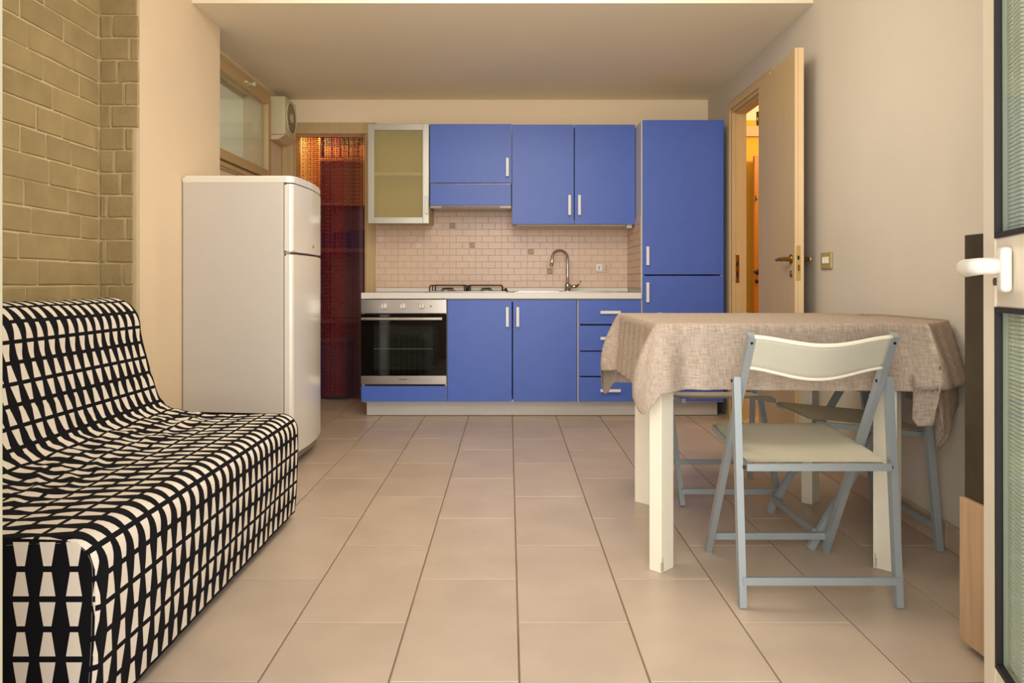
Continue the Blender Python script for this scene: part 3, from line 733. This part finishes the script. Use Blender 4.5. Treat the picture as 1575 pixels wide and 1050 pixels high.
# bead curtain
cur = bmesh.new(); YC = 5.785
names = ['gold', 'red', 'crimson', 'orange', 'brown', 'plum', 'mauve', 'violet']
cols = [(232, 176, 58), (168, 34, 44), (128, 20, 52), (206, 106, 40), (120, 66, 44), (78, 22, 58), (138, 108, 128), (70, 34, 110)]
cm = []
for n_, c_ in zip(names, cols):
    q = mat('bead_'+n_, c_, .3, spec=.6); cm.append(q)
ns = 52; xs0, xs1 = OX0+.016, OX1-.016
for s in range(ns):
    f = s/(ns-1); x = xs0+(xs1-xs0)*f+random.uniform(-.0012, .0012); yy = YC+random.uniform(-.006, .006)
    if f < .20: base = random.choice([0, 0, 0, 3])
    elif f < .30: base = random.choice([3, 2, 5])
    elif f < .45: base = random.choice([1, 5, 2])
    elif f < .68: base = random.choice([1, 2, 1, 2])
    elif f < .92: base = random.choice([3, 4, 4])
    else: base = random.choice([0, 6, 4])
    alt = random.choice([base, base, (4 if base in (0, 3) else 5)])
    zz_ = OZ-.006; L_ = .0155
    while zz_ > .035:
        mi = base if int((OZ-zz_)/L_) % 2 == 0 else alt
        if zz_ < 1.55 and base in (0, 3, 4): mi = 6 if alt == 4 and f > .9 else (4 if mi in (0, 3) else 5)  # low light further down is put into darker bead colours
        if zz_ < 1.1 and mi == 1 and random.random() < .4: mi = 2
        if zz_ < .45 and f < .35: mi = 7
        r = .0044; c_ = (x, yy, zz_-L_/2)
        top = cur.verts.new((x, yy, zz_)); bot = cur.verts.new((x, yy, zz_-L_*.97))
        r1 = [cur.verts.new((x+r*math.cos(a), yy+r*math.sin(a), zz_-L_*.22)) for a in (0, 1.571, 3.1416, 4.712)]
        r2 = [cur.verts.new((x+r*math.cos(a), yy+r*math.sin(a), zz_-L_*.75)) for a in (0, 1.571, 3.1416, 4.712)]
        for k in range(4):
            for q in ([top, r1[k], r1[(k+1) % 4]], [r1[k], r2[k], r2[(k+1) % 4], r1[(k+1) % 4]], [bot, r2[(k+1) % 4], r2[k]]):
                fa = cur.faces.new(q); fa.material_index = mi; fa.smooth = True
        zz_ -= L_
me = bpy.data.meshes.new('bead_curtain'); cur.to_mesh(me); cur.free()
for q in cm: me.materials.append(q)
tag(link('bead_curtain', me), 'bead curtain of gold, red and plum strands hanging in the closet opening', 'curtain', None, 'stuff')
tag(MB().box(OX0+.013, OX1-.013, YC-.010, YC+.010, OZ-.006, OZ-.0005).build('curtain_rail', M['tan']), 'thin tan rail holding the bead curtain', 'rail')
# ================================================================== FRIDGE
FX0, FXb, FXd, FY0, FY1 = -1.603, -1.103, -1.048, 3.61, 4.15
e = empty('refrigerator', (-1.33, 3.88, 0), 'tall white two-door refrigerator beside the patterned sofa', 'refrigerator')
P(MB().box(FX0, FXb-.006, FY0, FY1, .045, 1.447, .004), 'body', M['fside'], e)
P(MB().box(FXb-.006, FXb, FY0+.004, FY1-.004, .06, 1.44), 'door_gasket', M['seal'], e)
def fdoor(z0, z1):
    # front bows outward, rounded vertical edges
    n = 14; prof = [(FXb, FY0), ]
    pts = []
    for i in range(n+1):
        t = i/n; yv = FY0+.014+(FY1-FY0-.028)*t; pts.append((FXd-.012+.018*math.sin(math.pi*t), yv))
    poly = [(FXb+.001, FY0+.001), (FXd-.030, FY0), (FXd-.018, FY0+.004)]+pts+[(FXd-.018, FY1-.004), (FXd-.030, FY1), (FXb+.001, FY1-.001)]
    m = MB().prism(poly, 'z', z0, z1)
    es = [q for q in m.bm.edges if abs(q.verts[0].co.z-q.verts[1].co.z) < 1e-5]
    bmesh.ops.bevel(m.bm, geom=es, offset=.006, segments=2, affect='EDGES')
    for f in m.bm.faces:
        if abs(f.normal.z) < .5: f.smooth = False
    return m
P(fdoor(.085, 1.070), 'fridge_door', M['white'], e)
fd = P(fdoor(1.082, 1.418), 'freezer_door', M['white'], e)
P(MB().box(FXd+.004, FXd+.0062, 3.905, 3.925, 1.112, 1.132, .001, 1).mat(1).box(FXd+.0058, FXd+.0068, 3.910, 3.920, 1.117, 1.127), 'badge', [M['seal'], M['dark']], fd)
P(MB().box(FXb+.002, FXd-.030, FY0+.006, FY1-.006, 1.0705, 1.0815), 'handle_recess', M['seal'], e)
# bowed top plate
n = 12; poly = [(FX0, FY0-.001), (FXd-.045, FY0-.001), (FXd-.022, FY0+.008)]+[(FXd-.012+.018*math.sin(math.pi*i/n), FY0+.020+(FY1-FY0-.040)*i/n) for i in range(n+1)]+[(FXd-.03, FY1), (FX0, FY1)]
m = MB().prism(poly, 'z', 1.424, 1.458); es = [q for q in m.bm.edges if abs(q.verts[0].co.z-q.verts[1].co.z) < 1e-5 and q.verts[0].co.z > 1.44]
bmesh.ops.bevel(m.bm, geom=es, offset=.010, segments=3, affect='EDGES')
P(m, 'top_plate', M['white'], e)
P(MB().box(FX0+.05, FXd-.035, FY0+.02, FY1-.02, .03, .082), 'toe_grille', M['seal'], e)
for (a, b) in ((FX0+.05, FY0+.05), (FX0+.05, FY1-.05), (FXb-.05, FY0+.05), (FXb-.05, FY1-.05)):
    P(MB().lathe((a, b, .001), [(.02, 0), (.02, .045)], 'z', 12), 'foot', M['dark'], e)
# ================================================================== SOFA
SY0, SY1 = 1.478, 2.90
sof = empty('sofa', (-1.3, 2.19, 0), 'armless sofa in a black and white trapezoid patterned slipcover', 'sofa')
# profile (x, z) from front hem over seat, up backrest and down behind
def arc(cx, cz, r, a0, a1, n): return [(cx+r*math.cos(R(a0+(a1-a0)*i/n)), cz+r*math.sin(R(a0+(a1-a0)*i/n))) for i in range(n+1)]
prof = [(-.842, .030), (-.836, .12), (-.830, .22), (-.828, .30)]
prof += arc(-.893, .352, .064, 0, 90, 10)
prof += [(-1.0, .420), (-1.1, .422), (-1.2, .424), (-1.27, .428), (-1.32, .436), (-1.355, .452), (-1.375, .478), (-1.388, .51), (-1.40, .55), (-1.425, .64), (-1.446, .72)]
prof += arc(-1.565, .755, .115, 5, 90, 12)
prof += [(-1.60, .870)]+arc(-1.66, .765, .100, 90, 180, 8)[0:]
prof += [(-1.762, .60), (-1.765, .30), (-1.765, .03)]
# resample evenly
def resample(p, step):
    out = [Vector(p[0])]; acc = 0
    P_ = [Vector(q) for q in p]; L_ = [0]
    for a, b in zip(P_, P_[1:]): L_.append(L_[-1]+(b-a).length)
    n = int(L_[-1]/step); out = []; j = 0
    for i in range(n+1):
        s = L_[-1]*i/n
        while j < len(L_)-2 and L_[j+1] < s: j += 1
        t = (s-L_[j])/max(L_[j+1]-L_[j], 1e-9); out.append(P_[j].lerp(P_[j+1], t))
    return out, L_[-1]/n
prf, st_ = resample(prof, .012)
npf = len(prf); nrm = []
for i in range(npf):
    t = (prf[min(i+1, npf-1)]-prf[max(i-1, 0)]).normalized(); nrm.append(Vector((t.y, -t.x)))
NS = 150; bm = bmesh.new(); uvl = bm.loops.layers.uv.new('UVMap'); G = []
for s in range(NS+1):
    y = SY0+(SY1-SY0)*s/NS; e_ = min(y-SY0, SY1-y); rr = .010
    ins = rr-math.sqrt(max(rr*rr-(rr-min(e_, rr))**2, 0)) if e_ < rr else 0
    row = []
    for i, p in enumerate(prf):
        x, z = p; n_ = nrm[i]
        disp = 0
        # creases of the loose cover, gathered where seat meets back
        seat = math.exp(-((x+1.24)/.17)**2)*(1 if z < .56 else 0)
        yy = (y-SY0)
        w1 = noise.noise(Vector((x*9+3*noise.noise(Vector((x*4, y*3, 2))), y*22, 1.3)))
        w2 = 1-abs(noise.noise(Vector((x*13, y*9+x*10, 7.7))))*2.2
        disp += seat*(.006*w1+.0075*max(w2, -.3))
        disp += .0035*noise.noise(Vector((x*5, y*5, z*5)))
        if z < .3 and i < 40: disp += .004*noise.noise(Vector((y*16, z*5, 3)))*(.3-z)/.3
        if z > .5 and i < npf-30: disp += .004*noise.noise(Vector((y*6, z*6, 9)))
        sag = 0
        if i < npf-30 and z < .47 and x < -.9: sag = -.012*math.exp(-((x+1.12)/.14)**2)
        q = p-n_*ins*1.0
        row.append((bm.verts.new((q.x+n_.x*disp, y, max(q.y+n_.y*disp+sag, .012))), y, i*st_, n_*disp))
    G.append(row)
voff = -.355      # aligns a black line with the front upper edge
for s in range(NS):
    for i in range(npf-1):
        a, b, c, d = G[s][i], G[s+1][i], G[s+1][i+1], G[s][i+1]
        f = bm.faces.new([a[0], b[0], c[0], d[0]]); f.smooth = True
        for lp, q in zip(f.loops, (a, b, c, d)): lp[uvl].uv = (q[1]-SY0+.030, q[2]+.4215)
bmesh.ops.recalc_face_normals(bm, faces=bm.faces)
me = bpy.data.meshes.new('slipcover'); bm.to_mesh(me); bm.free(); me.materials.append(M['fabric'])
rebase(link('slipcover', me, sof), sof)
def endpanel(y, sgn):
    bm = bmesh.new(); uvl = bm.loops.layers.uv.new('UVMap'); ins = .0095
    xs = [-1.735+(.90*i/18) for i in range(19)]
    pts = [p-n_*.0035 for p, n_ in zip(prf, nrm)]
    pts[0].y = .03; pts[-1].y = .03
    pts = [p for p in pts]
    vs = [bm.verts.new((p.x, y, p.y)) for p in pts[::3]]
    f = bm.faces.new(vs); f.normal_update()
    bmesh.ops.triangulate(bm, faces=[f])
    for f in bm.faces:
        for lp in f.loops:
            lp[uvl].uv = (lp.vert.co.x+2.025, lp.vert.co.z-.415+.0605*13)
    bmesh.ops.recalc_face_normals(bm, faces=bm.faces)
    me = bpy.data.meshes.new('end_panel'); bm.to_mesh(me); bm.free(); me.materials.append(M['fabric'])
    o = rebase(link('end_panel', me, sof), sof)
endpanel(SY0+.0002, -1); endpanel(SY1-.0002, 1)
P(MB().box(-1.72, -.90, SY0+.05, SY1-.05, .03, .10), 'underframe', M['blackfab'], sof)
for (x, y) in ((-.95, 1.56), (-.95, 2.80), (-1.65, 1.56), (-1.65, 2.80)):
    P(MB().lathe((x, y, .001), [(.02, 0), (.02, .035)], 'z', 12), 'leg', M['dark'], sof)
# ================================================================== TABLE
TX0, TX1, TY0, TY1, TZ = .478, 1.310, 2.335, 3.140, .801
tb = empty('dining_table', (.91, 2.74, 0), 'white painted wooden dining table under the linen cloth', 'table')
P(MB().box(TX0+.004, TX1-.004, TY0+.004, TY1-.004, TZ-.034, TZ-.0035, .003), 'tabletop', M['legw'], tb)
P(MB().box(.56, 1.20, 2.43, 2.448, TZ-.10, TZ-.034).box(.62, 1.26, 3.06, 3.078, TZ-.10, TZ-.034).box(.56, .578, 2.43, 3.07, TZ-.10, TZ-.034).box(1.22, 1.238, 2.43, 3.07, TZ-.10, TZ-.034), 'apron', M['legw'], tb)
legs = [((.497, 2.392), 45), ((1.232, 2.392), -45), ((.577, 3.114), -45), ((1.280, 3.119), 45)]
for (lx, ly), a in legs:
    m = MB().box(-.036, .036, -.023, .023, 0, TZ-.0345, .002)
    m.mat(1)
    if ly < 2.5:
        for q, h in ((-.037, .03), (-.030, .045), (-.026, .03)): m.box(q, q+.0015, -.0236, -.0225, .004, .004+h)
    lean = .012
    o = m.build('leg', [M['legw'], M['scuff']], tb)
    o.location = Vector((lx, ly, .0005))-tb.location; o.rotation_euler = (0, 0, R(a))
# cloth : flat over the table and the chair back beside it, skirt hanging round that outline
bm = bmesh.new(); uvl = bm.loops.layers.uv.new('UVMap')
poly = [(TX0, TY0), (1.325, TY0), (1.516, 2.552), (1.516, 2.990), (1.325, TY1), (TX0, TY1)]     # anticlockwise
drop = {0: (.205, .212), 1: (.33, .30), 2: (.34, .30), 3: (.34, .30), 4: (.30, .30), 5: (.235, .235)}   # along each edge
bump = [.070, .0, .0, .02, .02, .10]
per = []      # (base point, normal angle, drop, corner weight, arclength)
np_ = len(poly); arcl = 0
def eang(i):
    a, b = Vector(poly[i]), Vector(poly[(i+1) % np_]); d = b-a; return math.atan2(-d.x, d.y)
for i in range(np_):
    a, b = Vector(poly[i]), Vector(poly[(i+1) % np_]); L_ = (b-a).length
    th0 = eang(i-1); th1 = eang(i); dth = (th1-th0) % (2*math.pi)
    m_ = max(3, int(dth*12)); dprev, dnext = drop[(i-1) % np_][1], drop[i][0]
    for k in range(m_):
        f = k/m_; per.append((a.copy(), th0+dth*f, dprev+(dnext-dprev)*f+bump[i]*(.2+.8*math.sin(math.pi*f)**2), math.sin(math.pi*(.5+.5*0)), arcl)); arcl += .012
    n_ = int(L_/.0125)
    for k in range(n_+1):
        f = k/n_; p = a.lerp(b, f); da, db = f*L_, (1-f)*L_
        w_ = math.exp(-(da/.05)**2)*1.0+math.exp(-(db/.05)**2)
        dd = drop[i][0]+(drop[i][1]-drop[i][0])*f+.2*bump[i]*math.exp(-(da/.05)**2)+.2*bump[(i+1) % np_]*math.exp(-(db/.05)**2)
        if i == 0: dd += .118*min(max((.060-db)/.012, 0), 1)
        if i == 1: dd += .095*math.exp(-((f-.30)/.20)**2)
        per.append((p, th1, dd, w_, arcl)); arcl += L_/n_
NR = 40; rings = []
for k in range(NR+1):
    t = k/NR; row = []
    for (b, th, D, cw, s_) in per:
        r_ = D*t; nx_, ny_ = math.cos(th), math.sin(th)
        cw = min(cw, 1)
        fan = cw*.060*math.sin(min(t, 1)*math.pi*.62)+.018*t
        wav = (.0085*math.sin(s_*58)*(.35+.65*math.exp(-((min(abs(b.x-TX0), abs(b.x-1.516))-.12)/.12)**2))+.006*noise.noise(Vector((s_*6, 3, 0))))*min(r_/.10, 1)*(1-cw*.7)
        off = .010*min(r_/.02, 1)+fan+wav
        if b.x > 1.45: off = .008+.012*t
        if b.x > 1.262 and b.y < 2.56:      # the corner tucks back under the front hem
            q_ = min(max((r_-.205)/.012, 0), 1); off += .06*min(r_/.2, 1)*min(max((b.x-1.325)/.12, 0), 1)-q_*.038
        dn = r_ if r_ > .02 else r_*r_/.02
        x_, y_ = b.x+nx_*off, b.y+ny_*off
        x_ = min(x_, XR-.004)
        row.append((bm.verts.new((x_, y_, TZ-dn*(1-.04*cw))), (b.x+nx_*r_, b.y+ny_*r_)))
    rings.append(row)
M_ = len(per)
for k in range(NR):
    for i in range(M_):
        q = [rings[k][i], rings[k+1][i], rings[k+1][(i+1) % M_], rings[k][(i+1) % M_]]
        f = bm.faces.new([v[0] for v in q]); f.smooth = True
        for lp, v in zip(f.loops, q): lp[uvl].uv = v[1]
cen = Vector((.95, 2.74)); prev = rings[0]
for k in range(1, 15):
    t = 1-k/15; row = []
    for (v, uv_), (b, *_r) in zip(rings[0], per):
        q = cen.lerp(b, t); z_ = TZ+.0012*noise.noise(Vector((q.x*7, q.y*7, 0)))
        if q.x > TX1: z_ -= .010*min((q.x-TX1)/.1, 1)*min((1.516-q.x)/.05, 1)
        row.append((bm.verts.new((q.x, q.y, z_)), (q.x, q.y)))
    for i in range(M_):
        q4 = [prev[i], prev[(i+1) % M_], row[(i+1) % M_], row[i]]
        f = bm.faces.new([v[0] for v in q4]); f.smooth = True
        for lp, v in zip(f.loops, q4): lp[uvl].uv = v[1]
    prev = row
c_ = bm.verts.new((cen.x, cen.y, TZ))
for i in range(M_):
    f = bm.faces.new([prev[i][0], prev[(i+1) % M_][0], c_]); f.smooth = True
    for lp, v in zip(f.loops, (prev[i][1], prev[(i+1) % M_][1], (cen.x, cen.y))): lp[uvl].uv = v
bmesh.ops.remove_doubles(bm, verts=bm.verts, dist=.00005)
bmesh.ops.recalc_face_normals(bm, faces=bm.faces)
me = bpy.data.meshes.new('tablecloth'); bm.to_mesh(me); bm.free(); me.materials.append(M['linen'])
tc = link('tablecloth', me); tag(tc, 'beige linen tablecloth draped over the white dining table', 'tablecloth')
sm = tc.modifiers.new('s', 'SOLIDIFY'); sm.thickness = .0016; sm.offset = 0
# ================================================================== CHAIRS
def make_chair():
    c = empty('folding_chair', (0, 0, 0))
    xo, xi = .224, .203
    top = (-.238, .783); ff = (.22, 0); rf = (-.22, 0)
    def on(t): return (top[0]+(ff[0]-top[0])*t, top[1]*(1-t))
    for s in (-1, 1):
        MB().bar((s*xi, top[0], top[1]), (s*xi, ff[0], .002), .020, .024, (1, 0, 0)).build('post', M['gsteel'], c)
        ty, tz = on(.165)
        MB().bar((s*xo, ty, tz), (s*xo, rf[0], .002), .020, .024, (1, 0, 0)).build('leg', M['gsteel'], c)
        sc_ = MB(); sc_.tube([(s*(xi-.012), ty+.006, tz-.012), (s*(xo+.013), ty+.006, tz-.012)], .005, 10)
        sc_.build('rivet', M['screw'], c); sc_ = MB()
        y_, z_ = on(.03); sc_.tube([(s*xi, y_-.013, z_), (s*xi, y_-.0165, z_-.001)], .004, 8)
        sc_.build('rivet', M['screw'], c); sc_ = MB()
        sc_.tube([(s*.195, -.201, .398), (s*(xo-.008), -.201, .398)], .005, 8)
        sc_.build('rivet', M['screw'], c)
        MB().bar((s*.190, -.203, .396), (s*.190, .190, .436), .014, .018, (1, 0, 0)).build('seat_rail', M['gsteel'], c)
    MB().bar((-xo, -.2225, .078), (xo, -.2225, .078), .022, .014, (0, 0, 1)).build('crossbar', M['gsteel'], c)
    MB().bar((-xi, .205, .060), (xi, .205, .060), .022, .014, (0, 0, 1)).build('crossbar', M['gsteel'], c)
    MB().bar((-.208, -.210, .400), (.208, -.210, .400), .020, .012, (0, 0, 1)).build('seat_bar', M['gsteel'], c)
    # seat: gently dished plastic panel, rounded front
    bm = bmesh.new(); nx, ny = 20, 20; g = {}
    for i in range(nx+1):
        for k in range(ny+1):
            fu, fv = i/nx*2-1, k/ny; hw = .203-.010*fv
            if fv > .9: hw -= .03*((fv-.9)/.1)**2
            y = -.205+.412*fv; z = .4135+.040*fv-.007*(1-fu*fu)*math.sin(math.pi*min(fv*1.1, 1))
            if fv > .93: z -= .006*((fv-.93)/.07)**2
            g[i, k] = bm.verts.new((fu*hw, y, z))
    for i in range(nx):
        for k in range(ny):
            f = bm.faces.new([g[i, k], g[i+1, k], g[i+1, k+1], g[i, k+1]]); f.smooth = True
    r = bmesh.ops.solidify(bm, geom=bm.faces[:], thickness=.011)
    bmesh.ops.recalc_face_normals(bm, faces=bm.faces)
    me = bpy.data.meshes.new('seat'); bm.to_mesh(me); bm.free(); me.materials.append(M['seat']); link('seat', me, c)
    # backrest : curved sheet that dips in the middle
    def bp(fu, fv, off=0):
        # fu -1..1 across, fv 0 bottom .. 1 top
        dip = (math.cos(math.pi*fu*.96)+1)/2; dip = dip**.85
        zt = .779-.024*dip; zb = .684-.033*dip
        z = zb+(zt-zb)*fv; y0_ = top[0]+(top[1]-z)*.585
        return Vector((fu*.197, y0_-.004-.030*dip+off, z))
    bm = bmesh.new(); n1, n2 = 28, 6; rows = []
    for side_ in (-.005, .005):
        rows.append([[bm.verts.new(bp(i/n1*2-1, k/n2, side_)) for k in range(n2+1)] for i in range(n1+1)])
    for q, rw in enumerate(rows):
        for i in range(n1):
            for k in range(n2):
                f = bm.faces.new([rw[i][k], rw[i+1][k], rw[i+1][k+1], rw[i][k+1]]); f.smooth = True
    A, B = rows
    for i in range(n1):
        bm.faces.new([A[i][0], A[i+1][0], B[i+1][0], B[i][0]]); bm.faces.new([A[i][n2], A[i+1][n2], B[i+1][n2], B[i][n2]])
    for k in range(n2):
        bm.faces.new([A[0][k], A[0][k+1], B[0][k+1], B[0][k]]); bm.faces.new([A[n1][k], A[n1][k+1], B[n1][k+1], B[n1][k]])
    bmesh.ops.recalc_face_normals(bm, faces=bm.faces)
    me = bpy.data.meshes.new('backrest'); bm.to_mesh(me); bm.free(); me.materials.append(M['cream']); br = link('backrest', me, c)
    for fv in (0, 1):
        o = MB()
        o.tube([bp(i/24*2-1, fv)+Vector((0, -.002, -.002 if fv else .001)) for i in range(25)], .0065, 8)
        q = o.build('rim', M['creamrim'], br); tag(q, 'paler thickened rim')
    return c
ch = make_chair()
def dup(root):
    r = root.copy(); C.objects.link(r)
    for k in list(root.children):
        c = k.copy(); C.objects.link(c); c.parent = r
        for g in k.children:
            d = g.copy(); C.objects.link(d); d.parent = c
    return r
G_ = 'folding chairs around the dining table'
spots = [((.893, 2.325), R(0), 'cream folding chair on grey steel frame, in front of the table, back to viewer'),
         ((1.272, 2.771), R(90), 'cream folding chair pushed under right side of table against right wall'),
         ((.925, 3.275), R(180), 'cream folding chair at the far side of the table, facing the viewer')]
for i, ((x, y), a, lab) in enumerate(spots):
    c = ch if i == 0 else dup(ch)
    c.location = (x, y, 0); c.rotation_euler = (0, 0, a); tag(c, lab, 'chair', G_)
# ================================================================== SIDEBOARD right foreground
e = empty('sideboard', (1.35, 1.6, 0), 'two-tone cabinet, pale oak base and dark stained upper, beside terrace door', 'cabinet')
P(MB().box(1.153, XR-.012, 1.27, 1.880, .022, .384, .002), 'base_box', M['oak'], e)
P(MB().box(1.20, XR-.02, 1.29, 1.84, .001, .0215), 'base_plinth', M['dark'], e)
P(MB().box(1.166, XR-.012, 1.29, 1.880, .384, 1.052, .002), 'upper_panel', M['darkwood'], e)
P(MB().box(1.1525, 1.1535, 1.575, 1.578, .03, .38), 'door_gap', M['dark'], e)
